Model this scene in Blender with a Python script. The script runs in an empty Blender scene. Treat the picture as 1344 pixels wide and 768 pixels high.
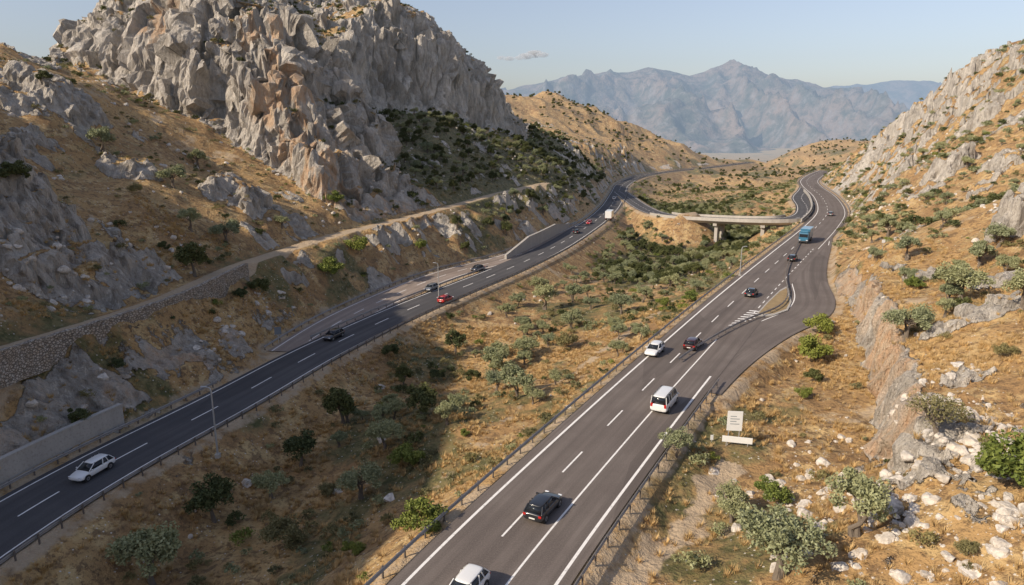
import bpy, bmesh, math, random, time
import numpy as np
from mathutils import Vector, Matrix
T0=time.time()
random.seed(5); RS=np.random.RandomState(11)
scene=bpy.context.scene
# ------------------------------------------------------------------ image pixels to world
# Image pixel coordinates, cast from an assumed camera onto estimated ground heights or distances
FPX=900.; CAMZ=30.; PITCH=math.atan(214/900.); sp,cp=math.sin(PITCH),math.cos(PITCH)
def ray(u,v):
    a=(u-672)/FPX; b=(v-384)/FPX
    return (a,cp-b*sp,-(sp+b*cp))
def G(u,v,z=0.):
    r=ray(u,v); s=(z-CAMZ)/r[2]; return (r[0]*s,r[1]*s,z)
def D(u,v,Y):
    r=ray(u,v); s=Y/r[1]; return (r[0]*s,Y,CAMZ+r[2]*s)
# ------------------------------------------------------------------ noise
def hsh(ix,iy,iz,seed):
    h=(ix.astype(np.int64)*73856093)^(iy.astype(np.int64)*19349663)^(iz.astype(np.int64)*83492791)^((seed*2654435761)&0x7fffffff)
    h=(h&0xffffffff).astype(np.uint64)
    h^=h>>np.uint64(13); h=(h*np.uint64(0x5bd1e995))&np.uint64(0xffffffff); h^=h>>np.uint64(15)
    h=(h*np.uint64(0x27d4eb2d))&np.uint64(0xffffffff); h^=h>>np.uint64(14)
    return h.astype(np.float32)/np.float32(4294967296.)
def n2(x,y,seed=0):
    x0=np.floor(x);y0=np.floor(y);fx=(x-x0);fy=(y-y0)
    fx=fx*fx*fx*(fx*(fx*6-15)+10);fy=fy*fy*fy*(fy*(fy*6-15)+10)
    z=np.zeros_like(x0)
    a=hsh(x0,y0,z,seed);b=hsh(x0+1,y0,z,seed);c=hsh(x0,y0+1,z,seed);d=hsh(x0+1,y0+1,z,seed)
    return ((a*(1-fx)+b*fx)*(1-fy)+(c*(1-fx)+d*fx)*fy)*2-1
def n3(x,y,z,seed=0):
    x0=np.floor(x);y0=np.floor(y);z0=np.floor(z);fx=x-x0;fy=y-y0;fz=z-z0
    fx=fx*fx*(3-2*fx);fy=fy*fy*(3-2*fy);fz=fz*fz*(3-2*fz)
    def L(k):
        a=hsh(x0,y0,z0+k,seed);b=hsh(x0+1,y0,z0+k,seed);c=hsh(x0,y0+1,z0+k,seed);d=hsh(x0+1,y0+1,z0+k,seed)
        return (a*(1-fx)+b*fx)*(1-fy)+(c*(1-fx)+d*fx)*fy
    return (L(0)*(1-fz)+L(1)*fz)*2-1
def fbm2(x,y,o=4,seed=0):
    r=0;a=1.;t=0
    for i in range(o):
        r=r+a*n2(x*2**i+i*17.3,y*2**i-i*9.1,seed+i);t+=a;a*=.5
    return r/t
def rdg2(x,y,o=4,seed=0):
    r=0;a=1.;t=0
    for i in range(o):
        r=r+a*(1-np.abs(n2(x*2**i+i*7.3,y*2**i-i*3.1,seed+i))*2);t+=a;a*=.5
    return r/t
def fbm3(x,y,z,o=3,seed=0):
    r=0;a=1.;t=0
    for i in range(o):
        r=r+a*n3(x*2**i+i*7.7,y*2**i+3.3*i,z*2**i,seed+i);t+=a;a*=.5
    return r/t
def worley3(x,y,z,seed,tilt=1.6):
    x0=np.floor(x);y0=np.floor(y);z0=np.floor(z)
    f1=np.full(x.shape,9.,np.float32);f2=f1.copy();val=np.zeros(x.shape,np.float32)
    for i in(-1,0,1):
        for j in(-1,0,1):
            for k in(-1,0,1):
                cx=x0+i;cy=y0+j;cz=z0+k
                a=hsh(cx,cy,cz,seed);b=hsh(cx,cy,cz,seed+1);c=hsh(cx,cy,cz,seed+2)
                dx=cx+a-x;dy=cy+b-y;dz=cz+c-z
                d=dx*dx+dy*dy+dz*dz
                # plane facets: each block has its own tilt
                vv=(a-.5)*1.+ (dx*(b-.5)+dy*(c-.5)+dz*(a-.5))*tilt
                m=d<f1
                f2=np.where(m,f1,np.minimum(f2,d));val=np.where(m,vv,val);f1=np.where(m,d,f1)
    return np.sqrt(f1),np.sqrt(f2),val
def sst(a,b,x):
    t=np.clip((x-a)/(b-a),0,1);return t*t*(3-2*t)
# ------------------------------------------------------------------ roads (world polylines)
class Road:
    def __init__(s,pts,hw,step=2.,smooth=6,cut=1.15,fill=.6,skip=None):
        p=np.array(pts,float)
        q=[]
        for i in range(len(p)-1):
            p0=p[max(i-1,0)];p1=p[i];p2=p[i+1];p3=p[min(i+2,len(p)-1)]
            for t in np.linspace(0,1,24,endpoint=False):
                q.append(.5*((2*p1)+(-p0+p2)*t+(2*p0-5*p1+4*p2-p3)*t*t+(-p0+3*p1-3*p2+p3)*t**3))
        q.append(p[-1]);q=np.array(q)
        def res(q,st):
            d=np.r_[0,np.cumsum(np.linalg.norm(np.diff(q[:,:2],axis=0),axis=1))]
            n=max(int(d[-1]/st),2);t=np.linspace(0,d[-1],n+1)
            return np.stack([np.interp(t,d,q[:,k]) for k in range(3)],1),t
        q,_=res(q,step)
        for it in range(smooth*4):
            q[1:-1]=q[1:-1]*.5+.25*(q[:-2]+q[2:])
        s.p,s.s=res(q,step)
        t=np.gradient(s.p[:,:2],axis=0);t/=np.linalg.norm(t,axis=1)[:,None]
        s.t=t;s.n=np.stack([t[:,1],-t[:,0]],1);s.hw=hw;s.cut=cut;s.fill=fill;s.skip=skip
    def off(s,o,dz=0.,s0=None,s1=None):
        s0=0 if s0 is None else s0;s1=s.s[-1] if s1 is None else s1
        ss=s.s[(s.s>s0)&(s.s<s1)];ss=np.r_[s0,ss,s1]
        P=np.stack([np.interp(ss,s.s,s.p[:,k]) for k in range(3)],1)
        N=np.stack([np.interp(ss,s.s,s.n[:,k]) for k in range(2)],1);N/=np.linalg.norm(N,axis=1)[:,None]
        Q=P.copy();Q[:,:2]+=N*(o if np.isscalar(o) else np.interp(ss,s.s,o)[:,None]);Q[:,2]+=dz
        return Q,N,ss
    def near(s,x,y):
        i=int(np.argmin((s.p[:,0]-x)**2+(s.p[:,1]-y)**2));return i
    def query(s,X,Y):
        d=np.full(X.shape,999.,np.float32);z=np.zeros(X.shape,np.float32);sg=np.zeros(X.shape,np.float32);si=np.zeros(X.shape,np.float32)
        keep=np.ones(len(s.p),bool)
        if s.skip is not None: keep=~((s.p[:,0]>s.skip[0])&(s.p[:,0]<s.skip[1])&(s.p[:,1]<290))
        P=s.p[keep];T=s.t[keep];Nn=s.n[keep];S=s.s[keep]
        lo=P.min(0)-70;hi=P.max(0)+70
        idx=np.where((X>lo[0])&(X<hi[0])&(Y>lo[1])&(Y<hi[1]))[0]
        px=P[:,0].astype(np.float32);py=P[:,1].astype(np.float32)
        for c in range(0,len(idx),20000):
            I=idx[c:c+20000];x=X[I].astype(np.float32);y=Y[I].astype(np.float32)
            dd=(x[:,None]-px)**2+(y[:,None]-py)**2
            k=dd.argmin(1);e=np.sqrt(dd[np.arange(len(I)),k])
            dx=x-px[k];dy=y-py[k]
            al=dx*T[k,0]+dy*T[k,1];la=dx*Nn[k,0]+dy*Nn[k,1]
            ds=np.where(np.abs(al)<2.5,np.abs(la),e)
            k2=np.clip(k+np.sign(al).astype(int),0,len(px)-1)
            zz=P[k,2]+(P[k2,2]-P[k,2])*np.clip(np.abs(al)/2,0,1)
            d[I]=ds;z[I]=zz;sg[I]=la;si[I]=S[k]
        return d,z,sg,si
ZL=-5.
main=Road([G(545,870),G(590,810)]+[G(*q) for q in [(625,768),(690,694),(770,607),(848,523),(912,457),(961,407),(1008,362),(1046,327),(1078,297),(1091,277),(1082,258),(1066,245),(1062,237),(1072,229),(1085,224)]],5.6)
left=Road([G(-420,980,ZL),G(-150,790,ZL)]+[G(u,v,ZL) for u,v in [(0,690),(150,603),(300,527),(400,470),(450,446),(500,422),(560,396),(610,376),(660,356),(700,338),(735,320),(762,303),(785,287),(802,270),(812,252),(818,242),(840,232),(880,225),(930,220),(985,213)]],4.7)
left2=Road([G(u,v,ZL-.03) for u,v in [(385,462),(430,431),(480,404),(560,369),(610,353),(660,341),(705,325),(745,308),(772,294)]],4.4,smooth=4)
slip=Road([G(u,v,-.03) for u,v in [(1078,300),(1070,325),(1062,348),(1060,370),(1068,391),(1058,412),(1010,432),(950,470),(905,510)]],3.7,smooth=2)
ramp=Road([G(812,250,-5.05),G(824,259,-4.8),G(838,269,-4.3),G(856,278,-3.5),(62.5,268,-2.9),(71,258,-2.3),(79.5,249,-1.7),(88,242,-1.1),(96,240,-.8),(104,246,-.6),(111,258,-.4),(120,280,-.2),(131,312,-.05),(150,352,-.05),G(1062,240,-.05)],4.2,smooth=2,skip=(66,95),fill=.85)
path=Road([D(-60,480,66),D(0,458,74),D(60,442,80),D(150,414,90),D(230,386,104),D(300,352,118),D(330,342,126),D(380,326,141),D(450,305,160),D(520,289,180),D(600,268,206),D(660,252,236),D(715,240,272)],2.0,smooth=3,cut=1.1,fill=1.5)
roads=[path,left2,left,slip,main,ramp]
# ------------------------------------------------------------------ natural terrain controls
C=[]
for q in [(560,560,-6),(650,600,-3),(450,620,-9),(300,690,-10),(150,740,-10),(400,740,-9),(520,520,-9),(640,470,-8.5),(740,420,-8),(700,500,-5.5),(820,440,-3.5),
          (850,380,-8),(800,345,-12),(900,330,-15),(960,335,-12),(930,312,-17),(860,302,-16),(900,362,-11),(1000,345,-4),(560,700,-3),
          (850,690,-1.5),(900,740,-1),(950,620,-1),(1000,560,-1),(1050,500,-.7),(1100,560,-1),(1080,640,-.3),(1075,440,0),(1000,700,0),(1100,740,1.5),
          (1200,700,3),(1300,740,4),(1300,620,6),(1250,540,6),(1344,500,8),(1250,400,8),(1344,400,11),(1200,430,6.5)]: C.append(G(*q))
for q in [(1344,300,110),(1200,300,140),(1250,350,110),(1150,330,150),(1200,220,220),(1344,200,170),(1344,130,210),(1344,58,245),(1270,85,272),(1200,115,300),(1165,150,322),(1130,187,360),(1097,222,400),(1150,250,240),(1250,170,235),
          (0,45,170),(30,68,182),(0,100,150),(30,230,120),(150,230,135),(150,160,162),(250,250,142),(350,270,152),(200,300,122),(100,320,108),(300,330,128),(0,330,95),(250,200,168),(330,230,168),(200,490,84),(60,560,68),
          (620,300,185),(700,262,235),(720,215,300),(760,240,310),(790,228,370),(750,190,400),(800,205,480),(640,240,240),
          (585,165,262),(615,178,275),(655,183,305),(575,220,230),(625,208,262),(690,195,335),
          (740,128,720),(700,126,690),(830,163,710),(900,186,720),(975,209,790),(820,200,560),(1000,238,560),(950,252,450),(1010,252,400),(980,262,350),(1070,188,1000),(1040,200,980),(1110,195,1050)]: C.append(D(*q))
C+=[(-112,50,70),(-112,20,74),(-112,88,60),(-128,118,56),(-150,60,76),(-150,0,76),(-168,150,60),(-62,30,8),(-60,0,6),(-82,40,30),(-105,-30,74),(-100,-70,62),
    (0,-60,0),(60,0,10),(100,0,25),(-30,0,-8),(100,60,28),(150,100,42),(200,200,60),(260,300,55),(300,450,30),(230,520,-10),
    (-150,235,50),(-190,300,50),(-100,230,34),(-70,220,28),(-100,350,40),(-60,450,30),(-200,450,50),(-300,200,60),(-330,600,70),
    (60,520,15),(100,330,-16),(110,380,-14),(150,360,-8),(120,300,-14),(300,1000,-60),(380,1250,-70),(200,1100,-30),(600,1500,-120),(0,1500,-20),(-300,1400,50),(-300,800,60),(600,800,30),(230,880,-40),(300,860,-50),(700,1200,-60),(700,300,80),(-350,-80,60),(600,-80,60)]
for r,dz in((main,-.4),(left,-.4)):
    for i in range(4,len(r.p),12): C.append((r.p[i,0],r.p[i,1],r.p[i,2]+dz))
C=np.array(C,float)
cutline=np.array([(27,40),(30.5,50),(35.4,61),(42,74),(47,86),(56,108),(65,134),(74,150)],float)
def signed(poly,X,Y):
    best=np.full(X.shape,1e9,np.float32);sg=np.zeros(X.shape,np.float32)
    for a,b in zip(poly[:-1],poly[1:]):
        e=b-a;L=e@e;t=np.clip(((X-a[0])*e[0]+(Y-a[1])*e[1])/L,0,1)
        dx=X-a[0]-t*e[0];dy=Y-a[1]-t*e[1];d=dx*dx+dy*dy
        m=d<best;best=np.where(m,d,best);cr=e[1]*(X-a[0])-e[0]*(Y-a[1]);sg=np.where(m,np.sign(cr),sg)
    return np.sqrt(best)*sg
def cutadd(X,Y):
    sd=signed(cutline,X,Y)+fbm2(X/5.,Y/5.,3,91)*1.4
    return 6.*sst(44,60,Y)*(1-sst(120,150,Y))*sst(0,1.9,sd)*(1-.999*sst(40,90,sd)), sd
ca,_=cutadd(C[:,0].astype(np.float32),C[:,1].astype(np.float32))
Cz=C[:,2]-ca
c2=7.**2
def ker(dx,dy): return np.sqrt(dx*dx+dy*dy+c2)
A=ker(C[:,None,0]-C[None,:,0],C[:,None,1]-C[None,:,1]);n=len(C)
A[np.arange(n),np.arange(n)]-=.35
M=np.zeros((n+1,n+1));M[:n,:n]=A;M[:n,n]=1;M[n,:n]=1
W=np.linalg.solve(M,np.r_[Cz,0])
gx=np.arange(-420,724,4.);gy=np.arange(-120,1704,4.)
base=np.full((len(gy),len(gx)),W[n])
for i in range(n): base+=W[i]*ker(gx[None,:]-C[i,0],gy[:,None]-C[i,1])
def bil(A,ax,ay,x,y):
    i=np.clip(np.searchsorted(ax,x)-1,0,len(ax)-2);j=np.clip(np.searchsorted(ay,y)-1,0,len(ay)-2)
    fx=np.clip((x-ax[i])/(ax[i+1]-ax[i]),0,1);fy=np.clip((y-ay[j])/(ay[j+1]-ay[j]),0,1)
    return (A[j,i]*(1-fx)+A[j,i+1]*fx)*(1-fy)+(A[j+1,i]*(1-fx)+A[j+1,i+1]*fx)*fy
# massif : front spire, gully behind it, second ridge
poly=np.array([(-190,285),(-146,230),(-112,204),(-84,194),(-62,186),(-50,176),(-40,173),(-31,177),(-26,188),(-30,203),(-42,224),(-52,246),(-50,266),(-36,284),(-20,300),(-4,322),(9,352),(8,420),(-190,430),(-190,285)],float)
TOP=np.array([D(480,4,194),D(525,40,197),D(545,75,200),D(440,-2,196),D(385,14,200),D(350,-10,205),D(300,-40,232),D(200,5,240),D(150,-5,245),D(95,42,243),D(520,6,300),D(580,38,312),D(640,88,330),D(690,150,362),D(665,118,345),
  (-66,250,50),(-50,230,42),(-34,296,60),(-90,190,48),(-62,184,46),(-50,305,80),(-60,400,55),(-150,350,70),(-185,300,62),(-110,290,86),(-14,318,50),(5,355,36),(-120,208,46),(-30,182,48)],float)
At=np.sqrt((TOP[:,None,0]-TOP[None,:,0])**2+(TOP[:,None,1]-TOP[None,:,1])**2+16);Wt=np.linalg.solve(At,TOP[:,2]-50)
def ztop(X,Y):
    r=np.full(X.shape,50.,np.float32)
    for i in range(len(TOP)): r+=(Wt[i]*np.sqrt((X-TOP[i,0])**2+(Y-TOP[i,1])**2+16)).astype(np.float32)
    return r
def inpoly(P,X,Y):
    r=np.zeros(X.shape,bool)
    for (x1,y1),(x2,y2) in zip(P[:-1],P[1:]):
        c=((y1>Y)!=(y2>Y))&(X<(x2-x1)*(Y-y1)/(y2-y1+1e-9)+x1);r^=c
    return r
# grid
def stretch(start,step,ratio,end):
    r=[];x=start;s=step
    while x<end: s*=ratio;x+=s;r.append(x)
    return r
xr=stretch(170,.5,1.028,14000);xl=stretch(150,.5,1.03,9000)
xs=np.r_[-np.array(xl)[::-1],np.arange(-150,170.01,.5),xr]
ys=list(np.arange(-100,22,3.))+list(np.arange(22,95,.27));y=ys[-1]
while y<400: y+=.0028*y if not(165<y<210) else .3;ys.append(y)
while y<1500: y+=.006*y;ys.append(y)
while y<26000: y+=.03*y;ys.append(y)
ys=np.array(ys)
nx,ny=len(xs),len(ys);print('grid',nx,ny,nx*ny)
GX,GY=np.meshgrid(xs,ys);X=GX.ravel().astype(np.float32);Y=GY.ravel().astype(np.float32)
Z=bil(base,gx,gy,np.clip(X,-420,719),np.clip(Y,-120,1699)).astype(np.float32)
plain=-160+25*fbm2(X/900.,Y/900.,3,3)
far=np.maximum(np.maximum(sst(1100,1700,Y),sst(500,719,X)),sst(300,420,-X))
far=np.clip(far,0,1)
outz=np.where(Y<1500,60-sst(600,1600,Y)*220,-160)
Z=Z*(1-far)+far*(np.where(np.abs(X-100)<700,plain,np.where(Y<1500,outz,plain)))
big=sst(12,40,np.abs(Z+3))
Z+=fbm2(X/42.,Y/42.,4,21)*(1.6+4.5*big)*(1-.6*sst(1500,3000,Y))
Z+=fbm2(X/7.,Y/7.,3,31)*.75
Z+=(rdg2((X+Y*.3)/34.,(Y-X*.2)/60.,3,37)-.2)*2.6*sst(6,22,Z)*(1-sst(900,1400,Y))
far_h=sst(480,560,Y)*(1-sst(1000,1300,Y));Z+=(rdg2((X+Y*.4)/90.,Y/120.,4,39)-.2)*7*far_h
tr=np.sin(Z/2.1*2*np.pi+fbm2(X/20.,Y/20.,2,38)*3);Z+=tr*.22*sst(6,14,Z)*sst(70,110,X)
cad,csd=cutadd(X,Y);Z+=cad
cutface=sst(-.6,.3,csd)*(1-sst(2.2,3.6,csd))*sst(46,58,Y)*(1-sst(125,145,Y))
# massif uplift
mi=np.where((X>-260)&(X<70)&(Y>130)&(Y<480))[0];mx=X[mi];my=Y[mi]
sd=np.abs(signed(poly,mx,my))*np.where(inpoly(poly,mx,my),1,-1)
spire=np.exp(-(((mx+42)/26.)**2+((my-184)/22.)**2))
sdn=sd+fbm2(mx/22.,my/22.,3,41)*(8-5.5*spire)+rdg2(mx/9.,my/9.,3,44)*(2.6-1.*spire)+spire*1.5
wv=np.maximum(11+7*n2(mx/30.,my/30.,47)+10*sst(-90,-140,mx)-4*spire,5.5)
t1=sst(0,1,sdn/wv)
t1=t1*.82+.18*sst(0,1,(sdn-8)/14.)
zt=ztop(mx,my)+rdg2(mx/26.,my/26.,4,51)*(7-4*spire)-2
mass=np.zeros_like(X);mass[mi]=sst(-2,3,sdn)
Z[mi]=np.where(zt>Z[mi],Z[mi]*(1-t1)+zt*t1,Z[mi])
massif=mass.copy()
for (u,v,Yd,r,h) in [(60,390,99,12,8),(20,330,104,8,6),(185,370,109,5,4.5),(215,385,108,4,3),(310,282,150,7,5),(90,188,150,8,4),(40,185,142,6,4),(510,335,150,6,3),(640,262,225,7,4),(170,215,140,5,3),
                    (1150,165,330,16,14),(1120,215,330,12,9),(1170,235,235,8,6),(1250,215,190,7,5),(1338,300,112,5,6),(1344,200,170,7,4),(1230,130,280,8,5),(1290,165,220,7,4)]:
    c=D(u,v,Yd);m=np.where((np.abs(X-c[0])<r*2)&(np.abs(Y-c[1])<r*2))[0]
    q=np.sqrt((X[m]-c[0])**2+(Y[m]-c[1])**2)/r+fbm2(X[m]/5.,Y[m]/5.,3,61)*.5
    tt=1-sst(.5,1.0,q);Z[m]+=tt*h*(.65+.5*rdg2(X[m]/6.,Y[m]/6.,3,62));mass[m]=np.maximum(mass[m],.9*(1-sst(.8,1.1,q)))
# scattered outcrops
hill=sst(1.,5.,Z)*(1-sst(450,700,Y))
oc=sst(.33,.46,fbm2(X/11.,Y/7.,4,71)+.06*sst(20,60,Z))*hill*(1-mass)
ocr=sst(.3,.42,fbm2(X/12.,Y/6.,3,77))*sst(100,140,X)*sst(160,220,Y)*(1-sst(400,450,Y))
oc=np.maximum(oc,ocr*hill*.9)
fg=sst(.12,.24,fbm2(X/1.8,Y/1.8,3,79))*np.exp(-(((X-36)/11.)**2+((Y-46)/12.)**2))
fg=np.maximum(fg,sst(.10,.24,fbm2(X/2.6,Y/2.6,3,78))*np.exp(-(((X+43)/9.)**2+((Y-80)/16.)**2))*1.2).clip(0,1)
oc=np.maximum(oc,fg)
Z+=oc*(.9+.9*rdg2(X/3.,Y/3.,3,72))*.65
print('terrain nat',time.time()-T0)
# carve roads
rd=np.full(X.shape,999.,np.float32);pathm=np.zeros_like(X)
leftcut=np.zeros_like(X)
for r in roads:
    d,z,sg,si=r.query(X,Y)
    ok=d<68
    hw=r.hw+.25
    dd=np.maximum(0,d-hw-.5)
    jag=1+.25*n2(X/3.,Y/3.,83)
    lim=z-.14+np.clip(Z-z+.14,-r.fill*dd,r.cut*jag*dd)
    Z=np.where(ok,lim,Z)
    rd=np.where(ok,np.minimum(rd,d-r.hw),rd)
    if r is path: pathm=np.where(ok,1-sst(1.4,2.3,d),0);mass*=1-.8*(ok&(d<3.5));oc*=1-.9*(ok&(d<3))
    else:
        k=(ok&(d<r.hw+1));mass=np.where(k,0,mass);oc=np.where(k,0,oc)
        sh=np.where(ok,(1-sst(1.3,2.6,d-r.hw)),0);pathm=np.maximum(pathm,.6*sh)
    if r is left: leftcut=np.where(ok&(sg<0)&(d>r.hw+1.2)&(d<r.hw+13),1,0)*sst(.5,2.5,Z-z)*(1-sst(6,12,d-r.hw))
print('carved',time.time()-T0)
for (pts,w,am) in [([(840,768,-1),(880,700,-1),(925,650,-1),(950,615,-1)],1.2,.85),([(585,600,-3),(700,520,-4),(790,460,-4),(880,405,-5)],.9,.65)]:
    rr=Road([G(*q) for q in pts],w,smooth=1);d,_,_,_=rr.query(X,Y)
    pathm=np.maximum(pathm,(1-sst(.2,w*2.,d+fbm2(X/2.5,Y/2.5,2,5)*1.5))*am)
pathm=np.maximum(pathm,.5*sst(.35,.55,fbm2(X/9.,Y/9.,3,7))*(Y<200))
Zg=Z.reshape(ny,nx)
gy_,gx_=np.gradient(Zg,ys,xs);slope=np.sqrt(gx_**2+gy_**2).ravel().astype(np.float32)
nn=fbm2(X/6.,Y/6.,3,101);nw=fbm2(X/17.,Y/17.,3,103)
rock=mass*sst(.45,.95,slope+nn*.55)
rock=np.maximum(rock,oc*.95);rock=np.maximum(rock,sst(1.7,2.1,slope+nn*.6)*(1-pathm))
rock=np.maximum(rock,cutface)
rock=np.maximum(rock,leftcut*sst(.02,.27,nn+nw)*.9)
rock*=(rd>.8)
nrm=np.stack([-gx_.ravel(),-gy_.ravel(),np.ones(nx*ny)],1).astype(np.float32);nrm/=np.linalg.norm(nrm,axis=1)[:,None]
PX,PY,PZ=X.copy(),Y.copy(),Z.copy()
I=np.where((rock>.03)&(Y<520)&(Y>15)&(X>-240)&(X<320))[0];print('rockverts',len(I))
x,y_,z_=X[I],Y[I],Z[I];R=rock[I];mm=massif[I]
wx=fbm3(x/7.,y_/7.,z_/12.,2,250)*1.2
f1,f2,v1=worley3((x+wx)/9.,(y_-wx)/9.,z_/30.,201,2.4)
a1,a2,v2=worley3((x+wx*.6)/3.6+v1,y_/3.6,z_/10.,211,2.0)
b1,b2,v3=worley3(x/1.5,y_/1.5,(z_+wx)/2.6,221,2.)
steepf=sst(.6,1.6,slope[I])
crk=1-sst(0,.16,np.abs(n3((x+wx)/7.,(y_)/7.,z_/42.,245)))
near_r=(1-mm)*(Y[I]<160)
disp=mm*steepf*(v1*4.2-1.7*crk)+(.42+.58*mm*steepf)*(v2*1.4-.35*(1-sst(0,.12,a2-a1)))+v3*(.5+.3*near_r)-.25*near_r*(1-sst(0,.14,b2-b1))+n3(x/.8,y_/.8,z_/1.2,246)*.2
disp+=fbm3(x/14.,y_/14.,z_/50.,2,231)*2.*mm*steepf
disp*=R*(np.where(rd[I]<6,.5,1))
PX[I]+=disp*nrm[I,0];PY[I]+=disp*nrm[I,1];PZ[I]+=disp*nrm[I,2]*np.where(mm>.2,1,1.1)
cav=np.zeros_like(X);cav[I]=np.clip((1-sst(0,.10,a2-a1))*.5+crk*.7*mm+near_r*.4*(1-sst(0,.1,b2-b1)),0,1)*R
# iron stains
org=np.zeros_like(X)
for (u,v,Yd,r) in [(385,150,183,9),(370,110,190,9),(420,190,178,10),(480,235,178,7),(530,272,184,8),(340,20,205,8),(445,235,176,8),(400,60,192,7),(500,180,182,5),(220,40,225,7),(430,120,186,7),(460,160,180,6)]:
    c=D(u,v,Yd);q=((x-c[0])**2+(y_-c[1])**2)/(r*r)+((z_-c[2])/(r*1.6))**2
    org[I]=np.maximum(org[I],np.exp(-q))
org[I]*=.62+1.5*fbm3(x/1.6,y_/1.6,z_/16.,3,270)
org=np.maximum(org*1.25,cutface*(.58+.7*nn));org=np.maximum(org,leftcut*.4)
green=np.clip(sst(.0,.35,fbm2(X/16.,Y/16.,4,111)+.0)*.8+.9*sst(-9,-13,Z)*(Y<420)*(X>15),0,1)*(1-.6*sst(3,12,Z))
gs=(X>-50)&(X<70)&(Y>205)&(Y<430)&(massif<.5);green=np.maximum(green,np.where(gs,sst(1,6,Z)*.95,0))
gm=np.exp(-(((X-5)/14.)**2+((Y-88)/16.)**2));green=np.maximum(green,gm*sst(-.2,.2,nn))
def np_mesh(name,V,Q,mats=(),mi=None,smooth=False,uv=None,tri=False):
    me=bpy.data.meshes.new(name);k=3 if tri else 4
    Q=np.asarray(Q,dtype=np.int32).reshape(-1,k);V=np.asarray(V,dtype=np.float32)
    me.vertices.add(len(V));me.vertices.foreach_set('co',V.ravel())
    me.loops.add(Q.size);me.loops.foreach_set('vertex_index',Q.ravel())
    me.polygons.add(len(Q));me.polygons.foreach_set('loop_start',np.arange(0,Q.size,k,dtype=np.int32))
    try: me.polygons.foreach_set('loop_total',np.full(len(Q),k,dtype=np.int32))
    except Exception: pass
    for m in mats: me.materials.append(m)
    if mi is not None: me.polygons.foreach_set('material_index',np.asarray(mi,dtype=np.int32))
    me.polygons.foreach_set('use_smooth',np.full(len(Q),smooth,dtype=bool) if isinstance(smooth,bool) else smooth)
    if uv is not None:
        l=me.uv_layers.new(name='UVMap');l.data.foreach_set('uv',np.asarray(uv,dtype=np.float32)[Q.ravel()].ravel())
    me.update(calc_edges=True);return me
def add(name,me,parent=None,loc=(0,0,0),rot=0,scale=1):
    o=bpy.data.objects.new(name,me);scene.collection.objects.link(o);o.location=loc;o.rotation_euler=(0,0,rot)
    o.scale=(scale,)*3 if np.isscalar(scale) else scale
    if parent: o.parent=parent
    return o
# ------------------------------------------------------------------ node helpers
class NT:
    def __init__(s,name,vol=False):
        s.m=bpy.data.materials.new(name);s.m.use_nodes=True;s.t=s.m.node_tree;s.N=s.t.nodes;s.L=s.t.links
        s.b=s.N.get('Principled BSDF');s.out=s.N.get('Material Output');s.b.inputs['Roughness'].default_value=.9
        s.b.inputs['Specular IOR Level'].default_value=.25
    def set(s,sock,v):
        if isinstance(v,bpy.types.NodeSocket): s.L.new(v,sock)
        elif isinstance(v,(tuple,list)) and len(v)==3 and sock.type=='RGBA': sock.default_value=(*v,1)
        else: sock.default_value=v
    def pos(s): 
        return s.N.new('ShaderNodeNewGeometry').outputs['Position']
    def obj(s): return s.N.new('ShaderNodeTexCoord').outputs['Object']
    def vm(s,v,sc):
        n=s.N.new('ShaderNodeMapping');s.L.new(v,n.inputs[0]);n.inputs['Scale'].default_value=sc;return n.outputs[0]
    def noise(s,v,sc,det=4,ro=.55,dist=0):
        n=s.N.new('ShaderNodeTexNoise');s.L.new(v,n.inputs['Vector']);n.inputs['Scale'].default_value=sc;n.inputs['Detail'].default_value=det;n.inputs['Roughness'].default_value=ro;n.inputs['Distortion'].default_value=dist;return n.outputs['Fac']
    def vor(s,v,sc,feat='F1',out='Distance'):
        n=s.N.new('ShaderNodeTexVoronoi');n.feature=feat;s.L.new(v,n.inputs['Vector']);n.inputs['Scale'].default_value=sc;return n.outputs[out]
    def mr(s,v,a,b,c=0.,d=1.,smooth=True):
        n=s.N.new('ShaderNodeMapRange');n.interpolation_type='SMOOTHSTEP' if smooth else 'LINEAR';s.set(n.inputs[0],v)
        for k,q in enumerate((a,b,c,d)): n.inputs[1+k].default_value=q
        return n.outputs[0]
    def mix(s,f,a,b,mode='MIX'):
        n=s.N.new('ShaderNodeMix');n.data_type='RGBA';n.blend_type=mode;s.set(n.inputs[0],f);s.set(n.inputs[6],a);s.set(n.inputs[7],b);return n.outputs[2]
    def math(s,op,a,b=0.):
        n=s.N.new('ShaderNodeMath');n.operation=op;s.set(n.inputs[0],a);s.set(n.inputs[1],b);return n.outputs[0]
    def bump(s,h,dist=.1,st=1.,nin=None):
        n=s.N.new('ShaderNodeBump');s.L.new(h,n.inputs['Height']);n.inputs['Distance'].default_value=dist;n.inputs['Strength'].default_value=st
        if nin: s.L.new(nin,n.inputs['Normal'])
        return n.outputs[0]
    def col(s,c): s.set(s.b.inputs['Base Color'],c);return s
    def nor(s,c): s.L.new(c,s.b.inputs['Normal'])
def simple(name,c,rough=.6,metal=0.,var=.0,sc=3.):
    t=NT(name);t.b.inputs['Roughness'].default_value=rough;t.b.inputs['Metallic'].default_value=metal
    t.b.inputs['Specular IOR Level'].default_value=.5
    if var>0:
        f=t.noise(t.obj(),sc,3);t.col(t.mix(f,tuple(q*(1-var) for q in c),tuple(min(1,q*(1+var)) for q in c)))
    else: t.col(c)
    return t.m
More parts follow.
